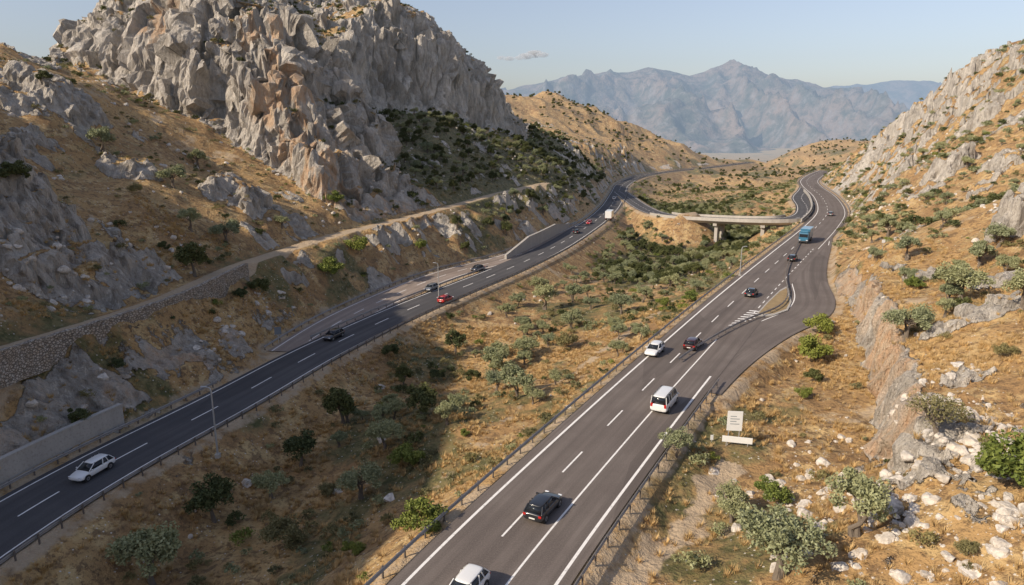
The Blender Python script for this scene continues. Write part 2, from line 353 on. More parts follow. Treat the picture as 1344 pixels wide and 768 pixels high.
def haze_emission(t,shader,k=6500.,e_=(.40,.47,.55)):
    # aerial perspective painted into the material: haze-coloured emission, stronger with world Y
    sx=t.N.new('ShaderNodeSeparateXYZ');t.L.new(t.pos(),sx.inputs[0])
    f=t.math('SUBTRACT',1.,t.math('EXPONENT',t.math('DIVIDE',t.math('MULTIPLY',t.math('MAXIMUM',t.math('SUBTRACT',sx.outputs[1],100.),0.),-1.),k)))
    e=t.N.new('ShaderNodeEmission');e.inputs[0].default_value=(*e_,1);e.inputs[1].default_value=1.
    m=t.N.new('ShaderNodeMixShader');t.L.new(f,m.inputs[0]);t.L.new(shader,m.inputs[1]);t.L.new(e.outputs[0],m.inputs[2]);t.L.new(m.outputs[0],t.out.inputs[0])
# ground material
t=NT('terrain');p=t.pos()
at=t.N.new('ShaderNodeAttribute');at.attribute_name='mask';sep=t.N.new('ShaderNodeSeparateColor');t.L.new(at.outputs['Color'],sep.inputs[0])
aR,aG,aB,aA=sep.outputs[0],sep.outputs[1],sep.outputs[2],at.outputs['Alpha']
at2=t.N.new('ShaderNodeAttribute');at2.attribute_name='cav'
nA=t.noise(p,.05,4,.6);nB=t.noise(p,.35,5,.65);nC=t.noise(p,3.,3,.7);nD=t.noise(p,.9,4,.7)
gold=t.mix(t.mr(nA,.35,.65),(.45,.29,.125),(.30,.18,.08))
gold=t.mix(t.mr(nB,.47,.62),gold,(.50,.35,.165))
gold=t.mix(t.mr(nD,.49,.62,0,.8),gold,(.16,.098,.050))
grn=t.mix(t.mr(nD,.4,.6),(.085,.085,.033),(.19,.16,.07))
gcol=t.mix(t.mr(t.math('ADD',t.math('MULTIPLY',aB,.5),nB),.64,.95),gold,grn)
gcol=t.mix(t.mr(nC,.52,.68,0,.65),gcol,(.10,.07,.04))
st=t.vor(p,1.7);stm=t.math('MULTIPLY',t.mr(st,.18,.12),t.mr(nB,.44,.54))
gcol=t.mix(stm,gcol,(.56,.51,.43))
dirt=t.mix(nC,(.34,.25,.16),(.52,.41,.28))
gcol=t.mix(t.mr(t.math('ADD',aG,t.math('MULTIPLY',t.math('SUBTRACT',nB,.5),1.1)),.42,.70),gcol,dirt)
pv=t.vm(p,(1,1,.3))
rA=t.noise(pv,.16,5,.62);rB=t.noise(pv,1.2,5,.75);rC=t.noise(p,5.,2,.7)
rk=t.mix(t.mr(rA,.35,.65),(.41,.37,.315),(.62,.565,.485))
rk=t.mix(t.mr(rB,.54,.66,0,.7),rk,(.24,.21,.175))
rk=t.mix(t.mr(rB,.47,.38,0,.75),rk,(.70,.65,.57))
rk=t.mix(t.mr(t.noise(t.vm(p,(1,1,.12)),.6,3,.6),.54,.66,0,.4),rk,(.26,.22,.185))
oro=t.mix(t.mr(rB,.35,.65),(.56,.34,.19),(.60,.47,.33))
rk=t.mix(t.mr(t.math('ADD',aA,t.math('MULTIPLY',t.math('SUBTRACT',rA,.5),1.5)),.30,.68,0,.88),rk,oro)
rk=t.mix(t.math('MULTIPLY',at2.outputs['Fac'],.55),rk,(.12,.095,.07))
rk=t.mix(t.mr(rC,.55,.7,0,.4),rk,(.18,.16,.135))
rm=t.mr(t.math('ADD',aR,t.math('MULTIPLY',t.math('SUBTRACT',nD,.5),1.3)),.38,.54)
t.col(t.mix(rm,gcol,rk))
hgt_=t.math('ADD',t.math('ADD',t.math('MULTIPLY',nC,.13),t.math('MULTIPLY',nD,.42)),t.math('MULTIPLY',t.math('MULTIPLY',rB,rm),1.3))
t.nor(t.bump(hgt_,1.,1.));haze_emission(t,t.b.outputs[0],5200.,(.44,.47,.50));TERR=t.m
V=np.stack([PX,PY,PZ],1)
ii=np.arange(nx*ny).reshape(ny,nx);Q=np.stack([ii[:-1,:-1],ii[:-1,1:],ii[1:,1:],ii[1:,:-1]],-1).reshape(-1,4)
me=np_mesh('terrain',V,Q,[TERR],smooth=(rock[Q[:,0]]<.35))
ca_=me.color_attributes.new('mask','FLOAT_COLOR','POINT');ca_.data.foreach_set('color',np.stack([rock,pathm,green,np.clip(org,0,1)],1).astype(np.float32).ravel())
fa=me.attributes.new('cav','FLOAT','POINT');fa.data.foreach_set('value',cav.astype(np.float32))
add('terrain',me);print('terrain mesh',time.time()-T0)
Rg=rock.reshape(ny,nx);RDg=rd.reshape(ny,nx);Sg=slope.reshape(ny,nx);GRg=green.reshape(ny,nx);Pg=pathm.reshape(ny,nx);Zg=Z.reshape(ny,nx);Zd=PZ.reshape(ny,nx);Mg=mass.reshape(ny,nx);MSg=massif.reshape(ny,nx)
def hgt(x,y): return bil(Zg,xs,ys,x,y)
def hit(u,v):
    r=ray(u,v);s=np.geomspace(25,1500,2500);x=r[0]*s;y=r[1]*s;z=CAMZ+r[2]*s;h=hgt(x,y);k=np.where(z<h)[0]
    if len(k)==0: return None
    k=k[0];return (x[k],y[k],h[k]),s[k]
# ------------------------------------------------------------------ distant mountains
def skyl(pts,Yd):
    q=np.array([D(u,v,Yd) for u,v in pts]);return q[:,0],q[:,2]
t=NT('mountain_rock');p=t.pos();f=t.noise(p,.0022,6,.65);f2_=t.noise(p,.009,5,.7)
c=t.mix(t.mr(f,.4,.6),(.10,.105,.085),(.25,.19,.15));c=t.mix(t.mr(f2_,.5,.65,0,.6),c,(.28,.26,.25));c=t.mix(t.mr(f2_,.48,.38,0,.6),c,(.05,.06,.045));t.col(c)
t.nor(t.bump(f2_,60,.8));haze_emission(t,t.b.outputs[0],9500.,(.35,.45,.58));MR=t.m
def range_(name,pts,Yc,wf,wb,amp,zb,seed,dx=35):
    sx,sz=skyl(pts,Yc);xx=np.arange(sx[0]-1500,sx[-1]+1500,dx);yy=np.arange(Yc-wf,Yc+wb,dx*1.2)
    A,B=np.meshgrid(xx,yy);A=A.ravel().astype(np.float32);B=B.ravel().astype(np.float32)
    warp=fbm2(A/900.,B/900.,3,seed+9)*260
    S=np.interp(A,sx,sz,left=sz[0]*.6,right=sz[-1]*.6)
    q=np.where(B<Yc,(B-(Yc-wf))/wf,(Yc+wb-B)/wb)
    e=np.clip(q,0,1)**1.15
    r=rdg2((A+warp)/620.,(B+warp)/1300.,5,seed)
    z=zb+(S-zb)*e+(r-.25)*amp*(4*e*(1-e)*.9+.12)*1.4
    z=np.where(q<.02,zb-40,z)
    m,n_=len(yy),len(xx);ii=np.arange(m*n_).reshape(m,n_);Q=np.stack([ii[:-1,:-1],ii[:-1,1:],ii[1:,1:],ii[1:,:-1]],-1).reshape(-1,4)
    return add(name,np_mesh(name,np.stack([A,B,z],1),Q,[MR],smooth=True))
range_('distant_mountain',[(600,128),(675,116),(705,108),(740,101),(775,99),(800,96),(830,94),(850,88),(880,91),(905,97),(925,93),(945,84),(962,79),(975,84),(1000,96),(1025,102),(1055,108),(1085,118),(1110,126),(1140,133),(1180,150),(1260,160)],9500,3600,2500,330,-170,301)
range_('far_mountain',[(560,150),(650,125),(700,118),(900,112),(1050,115),(1110,112),(1140,109),(1170,106),(1210,104),(1240,108),(1330,112)],17000,4000,2500,300,-170,331,80)
# ------------------------------------------------------------------ materials
def asphalt(name,c1,c2):
    t=NT(name);uv=t.N.new('ShaderNodeTexCoord').outputs['UV'];p=t.pos()
    sx=t.N.new('ShaderNodeSeparateXYZ');t.L.new(uv,sx.inputs[0])
    lane=t.math('ABSOLUTE',t.math('SINE',t.math('MULTIPLY',sx.outputs[0],1.75)))
    st=t.noise(t.vm(uv,(1.6,.04,1)),1.,4,.6);bl=t.noise(p,.12,4,.6);fn=t.noise(p,9.,3,.7)
    c=t.mix(t.mr(bl,.35,.65),c1,c2);c=t.mix(t.mr(st,.4,.65,0,.55),c,tuple(q*.72 for q in c1));c=t.mix(t.math('MULTIPLY',t.mr(lane,.6,1.),.28),c,tuple(q*.6 for q in c1))
    c=t.mix(t.mr(fn,.4,.7,0,.35),c,tuple(q*1.5 for q in c2))
    pt=t.vor(t.vm(uv,(.28,.03,1)),1.,'F1','Color');sp_=t.N.new('ShaderNodeSeparateColor');t.L.new(pt,sp_.inputs[0]);c=t.mix(t.mr(sp_.outputs[0],.82,.84,0,.35),c,tuple(q*.55 for q in c1))
    t.col(c);t.b.inputs['Roughness'].default_value=.82;return t.m
ASPH=asphalt('asphalt_worn',(.135,.112,.098),(.175,.148,.130));ASPL=asphalt('asphalt_dark',(.072,.070,.072),(.096,.091,.090))
ASPT=asphalt('asphalt_tan',(.24,.19,.155),(.30,.245,.205))
t=NT('road_paint');p=t.pos();t.col(t.mix(t.mr(t.noise(p,2.5,4,.7),.5,.72,0,.55),(.80,.78,.74),(.30,.28,.26)));PAINT=t.m
t=NT('concrete');p=t.pos();c=t.mix(t.noise(t.vm(p,(1,1,.25)),.8,5,.65),(.30,.28,.25),(.52,.49,.44));c=t.mix(t.mr(t.noise(p,4,3),.5,.7,0,.4),c,(.22,.20,.18));t.col(c);CONC=t.m
t=NT('dry_stone');p=t.pos();v=t.N.new('ShaderNodeTexVoronoi');t.L.new(t.vm(p,(1,1,1.5)),v.inputs['Vector']);v.inputs['Scale'].default_value=2.4
e=t.vor(t.vm(p,(1,1,1.5)),2.4,'DISTANCE_TO_EDGE');c=t.mix(t.mr(v.outputs['Distance'],.1,.6),(.56,.51,.44),(.36,.32,.27));c=t.mix(t.mr(t.noise(p,.7,4),.4,.6,0,.5),c,(.40,.32,.23));c=t.mix(t.mr(e,0,.09,.8,0),c,(.10,.08,.06));t.col(c);t.nor(t.bump(t.mr(e,0,.15),.12,1.));STONE=t.m
STEEL=simple('galvanised_steel',(.33,.31,.29),.5,.5,.3,1.);RUST=simple('weathered_post',(.16,.14,.125),.7,.3,.3)
# ------------------------------------------------------------------ road meshes
class MB:
    def __init__(s): s.V=[];s.F=[];s.U=[];s.M=[]
    def q(s,vs,uv=None,m=0):
        b=len(s.V);s.V+=[tuple(v) for v in vs];s.F.append(tuple(range(b,b+len(vs))));s.U+=(uv or [(0,0)]*len(vs));s.M.append(m)
    def box(s,c,sz,ang=0,m=0):
        ca,sa=math.cos(ang),math.sin(ang);b=len(s.V)
        for dx in(-1,1):
            for dy in(-1,1):
                for dz in(-1,1):
                    x,y,z=dx*sz[0]/2,dy*sz[1]/2,dz*sz[2]/2;s.V.append((c[0]+x*ca-y*sa,c[1]+x*sa+y*ca,c[2]+z));s.U.append((0,0))
        for f in((0,1,3,2),(4,6,7,5),(0,4,5,1),(2,3,7,6),(0,2,6,4),(1,5,7,3)): s.F.append(tuple(b+k for k in f));s.M.append(m)
    def obj(s,name,mats,parent=None,smooth=False):
        me=bpy.data.meshes.new(name);me.from_pydata(s.V,[],s.F);uv=me.uv_layers.new(name='UVMap')
        for l in me.loops: uv.data[l.index].uv=s.U[l.vertex_index]
        for m in mats: me.materials.append(m)
        me.polygons.foreach_set('material_index',s.M)
        if smooth: me.polygons.foreach_set('use_smooth',[True]*len(s.F))
        me.update();return add(name,me,parent)
def strip(mb,r,o0,o1,dz,s0=None,s1=None):
    A,_,ss=r.off(o0,dz,s0,s1);B,_,_=r.off(o1,dz,s0,s1)
    c0=o0 if np.isscalar(o0) else 0;c1=o1 if np.isscalar(o1) else 1
    for i in range(len(A)-1): mb.q([A[i],B[i],B[i+1],A[i+1]],[(c0,ss[i]),(c1,ss[i]),(c1,ss[i+1]),(c0,ss[i+1])])
for r,nm,mt in((main,'highway_road',ASPH),(left,'valley_road',ASPL),(left2,'carriageway_road',ASPT),(slip,'slip_road',ASPH),(ramp,'bridge_road',ASPL)):
    mb=MB();strip(mb,r,-r.hw,r.hw,0);mb.obj(nm,[mt])
mk=MB();Lw=.17
def line(r,o,s0=None,s1=None,w=Lw): strip(mk,r,o-w/2,o+w/2,.006,s0,s1)
def dashes(r,o,L,P,s0,s1,w=Lw):
    s=s0
    while s+L<s1: line(r,o,s,s+L,w);s+=P
def s_at(r,u,v,z): g=G(u,v,z);return r.s[r.near(g[0],g[1])]
line(main,-4.6,w=.24);ps=s_at(main,686,668,0)
dashes(main,-1.2,4.6,11.3,ps%11.3-4.6+.01 if ps%11.3>4.6 else ps%11.3+6.7,main.s[-1])
sj=s_at(main,925,445,0);sk=s_at(main,1050,325,0)
line(main,1.7,0,sj);line(main,4.7,0,s_at(main,885,485,0),.24);line(main,4.7,sk,main.s[-1]);dashes(main,3.6,2.,4.,sj+14,sk)
line(slip,3.1,3,slip.s[-1]-12);line(slip,-3.0,12,34)
line(left,3.95);sl=s_at(left,410,465,ZL);line(left,-3.95,0,sl-8);line(left,-3.95,sl-8,s_at(left,665,354,ZL));line(left,-3.95,s_at(left,770,298,ZL),left.s[-1])
dashes(left,.0,4.6,11.3,2,left.s[-1])
line(left2,-3.7);dashes(left2,0,4.,9.,6,left2.s[-1]);line(left2,3.6,25,left2.s[-1]-30)
line(ramp,3.5);line(ramp,-3.5);dashes(ramp,0,3,7,2,ramp.s[-1])
tip=np.array(G(958,428)[:2]);endp=np.array(G(1000,408)[:2]);axd=endp-tip;LN=np.linalg.norm(axd);axd/=LN;pd=np.array([axd[1],-axd[0]])
for k in range(8):
    q=tip+axd*LN*(k+.5)/8.;w=.25+1.5*(k+.5)/8.;a_=q-pd*w-axd*.5;b_=q+pd*w+axd*.5;h_=axd*.3
    mk.q([(*(a_-h_),.010),(*(b_-h_),.010),(*(b_+h_),.010),(*(a_+h_),.010)])
mk.obj('road_markings',[PAINT])
# traffic island: kerbed triangle
isl=[G(990,416),G(1014,415),G(1034,408),G(1039,397),G(1034,376),G(1024,381),G(1006,398)]
mb=MB();n_=len(isl);cx=np.mean([q[0] for q in isl]);cy=np.mean([q[1] for q in isl])
inn=[(q[0]+(cx-q[0])*.14,q[1]+(cy-q[1])*.14) for q in isl]
for i in range(n_):
    a,b=isl[i],isl[(i+1)%n_];c_,d_=inn[i],inn[(i+1)%n_]
    mb.q([(a[0],a[1],-.1),(b[0],b[1],-.1),(b[0],b[1],.13),(a[0],a[1],.13)]);mb.q([(a[0],a[1],.13),(b[0],b[1],.13),(*d_,.13),(*c_,.13)])
mb.F.append(tuple(range(len(mb.V),len(mb.V)+n_)));mb.V+=[(*q,.12) for q in inn];mb.U+=[(0,0)]*n_;mb.M.append(1)
DRY=simple('dry_grass_soil',(.28,.20,.10),.95,0,.45,1.2)
mb.obj('traffic_island',[CONC,DRY])
# guard rails
prof=[(.0,.42),(.07,.47),(.07,.52),(.0,.58),(.0,.62),(.07,.68),(.07,.73),(.0,.79)]
def rail(r,o,s0=0,s1=None,side=1,dz=0):
    mb=MB();A,N,ss=r.off(o,dz,s0,s1)
    for i in range(len(A)-1):
        for (p0,z0),(p1,z1) in zip(prof[:-1],prof[1:]):
            a=A[i].copy();b=A[i+1].copy()
            mb.q([(a[0]+N[i][0]*p0*side*-1,a[1]+N[i][1]*p0*side*-1,a[2]+z0),(b[0]-N[i+1][0]*p0*side,b[1]-N[i+1][1]*p0*side,b[2]+z0),
                  (b[0]-N[i+1][0]*p1*side,b[1]-N[i+1][1]*p1*side,b[2]+z1),(a[0]-N[i][0]*p1*side,a[1]-N[i][1]*p1*side,a[2]+z1)])
    L=ss[-1];s=ss[0]+.5
    while s<L:
        c=np.array([np.interp(s,ss,A[:,k]) for k in range(3)]);nn=np.array([np.interp(s,ss,N[:,k]) for k in range(2)])
        ang=math.atan2(nn[1],nn[0]);mb.box((c[0]+nn[0]*.1*side,c[1]+nn[1]*.1*side,c[2]+.3),(.09,.14,1.0),ang,1);s+=2.6
    return mb.obj('guard_rail',[STEEL,RUST])
rail(main,-6.3,0,None,-1);rail(main,6.2,0,s_at(main,905,498,0),1);rail(slip,4.3,14,slip.s[-1]-8,1)
rail(main,6.2,s_at(main,1085,300,0),None,1)
rail(left,5.3,0,None,1);rail(left,-5.0,sl+6,s_at(left,665,354,ZL),-1);rail(left2,-5.,0,None,-1);rail(left,-5.3,10,sl-16,-1);rail(left,-5.3,s_at(left,770,298,ZL),None,-1)
# walls
def wall(name,r,o,s0,s1,h,th,mat,base=-1.,jit=0.,hf=None,parts=None,cap=True):
    A,N,ss=r.off(o,0,s0,s1);mb=MB();nz=5
    for sgn in(-1,1):
        for i in range(len(A)-1):
            for k in range(nz):
                vs=[]
                for (ii_,kk) in((i,k),(i+1,k),(i+1,k+1),(i,k+1)):
                    H=h if hf is None else hf(ss[ii_]);z=base+(H-base)*kk/nz
                    jj=jit*(math.sin(ss[ii_]*3.1+kk*2.3)+math.sin(ss[ii_]*7.7+kk*5.1))*.5
                    vs.append((A[ii_][0]+N[ii_][0]*(sgn*th/2+jj),A[ii_][1]+N[ii_][1]*(sgn*th/2+jj),A[ii_][2]+z+(jj if kk==nz else 0)))
                mb.q(vs)
    for i in range(len(A)-1):
        H0=h if hf is None else hf(ss[i]);H1=h if hf is None else hf(ss[i+1]);c=.06 if cap else 0
        vs=[]
        for (ii_,sgn,H) in((i,-1,H0),(i,1,H0),(i+1,1,H1),(i+1,-1,H1)):
            jj=jit*(math.sin(ss[ii_]*3.1+nz*2.3)+math.sin(ss[ii_]*7.7+nz*5.1))*.5
            vs.append((A[ii_][0]+N[ii_][0]*(sgn*(th/2+c)+jj),A[ii_][1]+N[ii_][1]*(sgn*(th/2+c)+jj),A[ii_][2]+H+(jj if not cap else .02)))
        mb.q(vs)
        if cap:
            for a,b in((0,3),(1,2)):
                v0,v1=vs[a],vs[b];mb.q([v0,v1,(v1[0],v1[1],v1[2]-.22),(v0[0],v0[1],v0[2]-.22)])
    for i in(0,len(A)-1):
        H=h if hf is None else hf(ss[i]);mb.q([(A[i][0]-N[i][0]*th/2,A[i][1]-N[i][1]*th/2,A[i][2]+base),(A[i][0]+N[i][0]*th/2,A[i][1]+N[i][1]*th/2,A[i][2]+base),(A[i][0]+N[i][0]*th/2,A[i][1]+N[i][1]*th/2,A[i][2]+H),(A[i][0]-N[i][0]*th/2,A[i][1]-N[i][1]*th/2,A[i][2]+H)])
    return mb.obj(name,[mat])
e1=s_at(left,150,603,ZL)
wall('concrete_retaining_wall',left,-6.3,0,e1+7,3.,.5,CONC)
w0,w1=s_at(left,690,342,ZL),s_at(left,768,299,ZL)
wall('concrete_retaining_wall',left,-6.2,w0,w1,3.4,.6,CONC,hf=lambda s:1.2+2.6*min(1,max(0,(s-w0)/18.))*min(1,max(.2,(w1-s)/20.)))
wall('concrete_barrier',main,-6.9,s_at(main,1080,293,0),s_at(main,1078,252,0),1.1,.4,CONC)
pe=path.s[path.near(*D(312,350,120)[:2])]
path1=Road(path.p[::3],1.6,step=.7,smooth=1)
wall('dry_stone_wall',path1,2.5,0,pe,.75,.7,STONE,base=-3.2,jit=.12,cap=False)
# bridge
def bridge():
    root=bpy.data.objects.new('road_bridge',None);scene.collection.objects.link(root)
    ks=[k for k in range(len(ramp.p)) if 61<ramp.p[k,0]<100 and ramp.p[k,1]<285]
    s0,s1=ramp.s[ks[0]],ramp.s[ks[-1]]
    A,N,ss=ramp.off(0,0,s0,s1);mb=MB();sec=[(-5,-.02),(5,-.02),(5,-.5),(3.6,-1.5),(-3.6,-1.5),(-5,-.5)]
    for i in range(len(A)-1):
        for k in range(6):
            a,b=sec[k],sec[(k+1)%6]
            mb.q([(A[i][0]+N[i][0]*a[0],A[i][1]+N[i][1]*a[0],A[i][2]+a[1]),(A[i+1][0]+N[i+1][0]*a[0],A[i+1][1]+N[i+1][1]*a[0],A[i+1][2]+a[1]),(A[i+1][0]+N[i+1][0]*b[0],A[i+1][1]+N[i+1][1]*b[0],A[i+1][2]+b[1]),(A[i][0]+N[i][0]*b[0],A[i][1]+N[i][1]*b[0],A[i][2]+b[1])])
    mb.obj('deck',[CONC],root)
    for o in(-4.75,4.75):
        w=wall('parapet',ramp,o,s0-4,s1+4,.75,.35,CONC,base=-.5,cap=False);w.parent=root
    for f in(.2,.5,.8):
        s=s0+(s1-s0)*f;i=int(np.argmin(abs(ss-s)));mb=MB();ang=math.atan2(N[i][1],N[i][0])
        mb.box((A[i][0],A[i][1],A[i][2]-1.95),(7.4,1.5,.9),ang);mb.box((A[i][0]+N[i][0]*2,A[i][1]+N[i][1]*2,A[i][2]-10.4),(1.3,1.2,16),ang);mb.box((A[i][0]-N[i][0]*2,A[i][1]-N[i][1]*2,A[i][2]-10.4),(1.3,1.2,16),ang)
        mb.obj('pier',[CONC],root)
    for i in(0,len(A)-1):
        mb=MB();mb.box((A[i][0],A[i][1],A[i][2]-4.6),(10.4,2.2,6.1),math.atan2(N[i][1],N[i][0]));mb.obj('abutment',[CONC],root)
bridge();print('roads',time.time()-T0)
# ------------------------------------------------------------------ vegetation
def leafmat(name,c1,c2):
    t=NT(name);r=t.N.new('ShaderNodeObjectInfo').outputs['Random'];f=t.noise(t.obj(),2.2,2)
    c=t.mix(t.mr(f,.35,.65),c1,c2);c=t.mix(t.math('MULTIPLY',r,.6),c,(c2[0]*1.35,c2[1]*1.2,c2[2]*.95));t.col(c);t.b.inputs['Roughness'].default_value=.65;return t.m
OL=leafmat('olive_leaves',(.155,.18,.095),(.29,.315,.185));GB=leafmat('green_leaves',(.09,.125,.027),(.20,.235,.055));DK=leafmat('dark_leaves',(.045,.06,.023),(.10,.115,.045))
SC=leafmat('scrub_leaves',(.11,.11,.05),(.22,.205,.10));TF=leafmat('dry_grass_blades',(.38,.26,.12),(.52,.38,.19))
BARK=simple('bark',(.16,.13,.10),.95,0,.35,6)
def tube(V,F,p,rad,k=6):
    p=[Vector(q) for q in p];b=len(V)
    for i,q in enumerate(p):
        d=(p[min(i+1,len(p)-1)]-p[max(i-1,0)]).normalized();a=d.cross(Vector((.3,1,.2))).normalized();c=d.cross(a)
        for j in range(k):
            w=j*2*math.pi/k;V.append(tuple(q+(a*math.cos(w)+c*math.sin(w))*rad[i]))
    for i in range(len(p)-1):
        for j in range(k): F.append((b+i*k+j,b+i*k+(j+1)%k,b+(i+1)*k+(j+1)%k,b+(i+1)*k+j))
def plant(name,seed,h,cw,ncl,nl,ls,mat,trunk=True,zc=.62,zr=.36,clr=.17,asp=.5):
    r=np.random.RandomState(seed);V=[];F=[]
    cl=[]
    for i in range(ncl):
        d=r.normal(size=3);d/=np.linalg.norm(d);d[2]=d[2] if d[2]>-.35 else -d[2]*.4
        q=r.uniform(.35,1.)**.6*r.uniform(.8,1.12);cl.append(np.array([d[0]*cw/2*q,d[1]*cw/2*q,h*zc+d[2]*h*zr*q]))
    if trunk:
        ns=r.randint(1,4);lean=r.normal(size=2)*.25
        for s in range(ns):
            o=r.normal(size=2)*.12;top=np.array([lean[0]+r.normal()*.35,lean[1]+r.normal()*.35,h*.42])
            pts=[(o[0],o[1],-.3),(o[0]+r.normal()*.08,o[1]+r.normal()*.08,h*.12),(top[0]*.5+r.normal()*.1,top[1]*.5+r.normal()*.1,h*.26),tuple(top)]
            tube(V,F,pts,[.3*h/5,.2*h/5,.16*h/5,.12*h/5],7)
            for c in cl[s::ns][:9]:
                mid=(top+c)/2+r.normal(size=3)*.15;tube(V,F,[tuple(top),tuple(mid),tuple(c)],[.09*h/5,.055*h/5,.015],4)
    nb=len(F);lv=[];
    per=nl//ncl
    for c in cl:
        rr=cw*clr*r.uniform(.6,1.35);m=int(per*r.uniform(.6,1.4))
        d=r.normal(size=(m,3));d/=np.linalg.norm(d,axis=1)[:,None];d*=(r.uniform(0,1,m)**.42)[:,None]*rr*np.array([1,1,.8]);lv.append(c+d)
    lv=np.concatenate(lv);lv=lv[lv[:,2]>.02*h];m=len(lv)
    a=r.normal(size=(m,3));a/=np.linalg.norm(a,axis=1)[:,None];b=np.cross(a,r.normal(size=(m,3)));b/=np.linalg.norm(b,axis=1)[:,None]
    s=ls*r.uniform(.6,1.3,m)[:,None];a=a*s;b=b*s*asp
    LV=np.stack([lv-a,lv-b,lv+a,lv+b],1).reshape(-1,3)
    base_=len(V);VV=np.concatenate([np.array(V).reshape(-1,3),LV]);FF=np.concatenate([np.array(F,dtype=int).reshape(-1,4),base_+np.arange(m*4).reshape(-1,4)])
    return np_mesh(name,VV,FF,[BARK,mat],mi=[0]*nb+[1]*m)
OLV=[plant('olive_tree_mesh',s,5,w,n_,5200,.15,OL,True,.62,.34,.15) for s,w,n_ in((1,4.9,30),(2,4.3,24),(3,5.4,34),(4,4.7,22))]
OSP=[plant('sparse_tree_mesh',8,5,6.,26,1700,.15,SC)]
GBS=[plant('bush_mesh',s,2.4,2.9,22,4200,.09,GB,False,.42,.46,.17,.6) for s in(11,12)]
DBS=[plant('dark_bush_mesh',s,2.6,2.8,20,3800,.10,DK,False,.45,.45,.18,.6) for s in(21,22)]
DTR=[plant('dark_tree_mesh',s,5,4.6,26,4200,.17,DK,True,.55,.42,.16) for s in(31,32)]
items=[(200,765,75,'o'),(375,718,45,'l'),(355,655,35,'o'),(280,684,56,'t'),(475,655,45,'o'),(535,612,34,'g'),(552,702,48,'g'),(465,728,22,'g'),(450,556,46,'t'),(395,612,46,'t'),(505,590,38,'o'),(555,550,44,'t'),(530,508,26,'t'),(512,471,22,'d'),(598,464,28,'t'),(650,492,36,'o'),(678,522,42,'o'),(665,417,18,'o'),(690,472,28,'o'),(715,407,32,'o'),(750,432,25,'o'),(752,397,24,'o'),(815,412,26,'o'),(845,397,20,'o'),(880,380,20,'o'),(870,402,14,'g'),(905,397,15,'g'),(857,380,14,'o'),(610,573,11,'g'),(695,574,16,'l'),(622,502,18,'d'),(745,457,24,'l'),(708,385,22,'o'),(590,420,12,'d'),(655,470,20,'o'),(575,500,20,'d'),(430,650,20,'l'),(500,560,28,'o'),
 (1020,758,88,'o'),(1122,704,80,'o'),(960,684,46,'o'),(1013,660,36,'g'),(888,600,34,'o'),(1075,438,30,'g'),(1066,476,36,'g'),(1055,522,17,'g'),(1066,503,20,'d'),(1090,367,13,'g'),(1190,447,46,'o'),(1230,578,56,'s'),(1258,398,48,'o'),(1190,342,30,'o'),(1200,380,18,'g'),(1285,352,34,'o'),(1310,325,28,'o'),(1344,402,46,'o'),(1338,644,84,'g'),(1165,312,26,'o'),(1140,300,18,'o'),(1236,300,22,'o'),(1150,345,20,'o'),(1320,470,22,'l'),(1270,728,24,'l'),
 (135,202,32,'o'),(228,247,28,'o'),(260,220,22,'o'),(20,247,32,'d'),(250,303,28,'o'),(255,362,40,'t'),(340,388,26,'d'),(432,364,26,'g'),(470,333,24,'g'),(298,321,30,'o'),(105,557,25,'d'),(438,268,18,'g'),(610,330,14,'d'),(640,300,14,'d'),(318,395,18,'d'),(370,300,15,'o'),(665,310,18,'t'),(600,300,16,'t'),(552,330,16,'g'),(155,490,18,'d'),(180,255,16,'l'),(60,110,16,'d'),(340,310,13,'d'),(215,330,14,'d')]
kinds={'o':('olive_tree',OLV,5.),'s':('sparse_tree',OSP,5.),'g':('green_bush',GBS,2.3),'l':('scrub_bush',None,2.3),'d':('evergreen_bush',DBS,2.5),'t':('holm_oak_tree',DTR,5.)}
LBS=[plant('light_bush_mesh',41,2.4,3.,18,3600,.09,SC,False,.42,.45,.18,.5)]
for i,(u,v,hp,k) in enumerate(items):
    hh=hit(min(u,1343),v)
    if not hh: print('miss',u,v);continue
    (x,y,z),s=hh;nm,ms,h0=kinds[k];ms=ms or LBS
    if bil(RDg,xs,ys,x,y)<.8: print('onroad',u,v);continue
    z=float(bil(Zd,xs,ys,x,y));sc=hp*s/900./h0*(1.12 if k in'ots' else 1.)
    add(nm,ms[i%len(ms)],None,(x,y,z-.05),random.uniform(0,6.28),sc)
print('trees',time.time()-T0)
def scatter(name,meshes,x,y,sc,dz=0.,tilt=None):
    z=bil(Zd,xs,ys,x,y);n=len(x);idx=RS.randint(0,len(meshes),n)
    root=bpy.data.objects.new(name,None);scene.collection.objects.link(root)
    for k,mm_ in enumerate(meshes):
        m=idx==k;c=np.stack([x[m],y[m],z[m]+dz*sc[m]],1);a=RS.uniform(0,6.28,m.sum());h=sc[m]/2
        V=[]
        for j in range(4):
            w=a+j*math.pi/2+math.pi/4;V.append(c+np.stack([np.cos(w)*h*1.414,np.sin(w)*h*1.414,np.zeros_like(h)],1))
        V=np.stack(V,1).reshape(-1,3)
        o=add('scatter_points',np_mesh('pts',V,np.arange(len(V)).reshape(-1,4)),root)
        o.instance_type='FACES';o.use_instance_faces_scale=True;o.instance_faces_scale=1.;o.show_instancer_for_render=False;o.show_instancer_for_viewport=False
        add('plant',mm_,o)
    return root
sgx,sgy,_=hit(962,584)[0]
def sample(n,x0,x1,y0,y1,fn,power=1.,clear=1.6):
    x=RS.uniform(x0,x1,n);q=RS.uniform(0,1,n);y=y0+(y1-y0)*q**power
    ok=(np.abs(x)<y*.85+25)&(bil(RDg,xs,ys,x,y)>clear)&(np.hypot(x-sgx,(y-sgy+2.5)*.6)>2.6)
    p=fn(x,y);ok&=RS.uniform(0,1,n)<p
    return x[ok],y[ok]
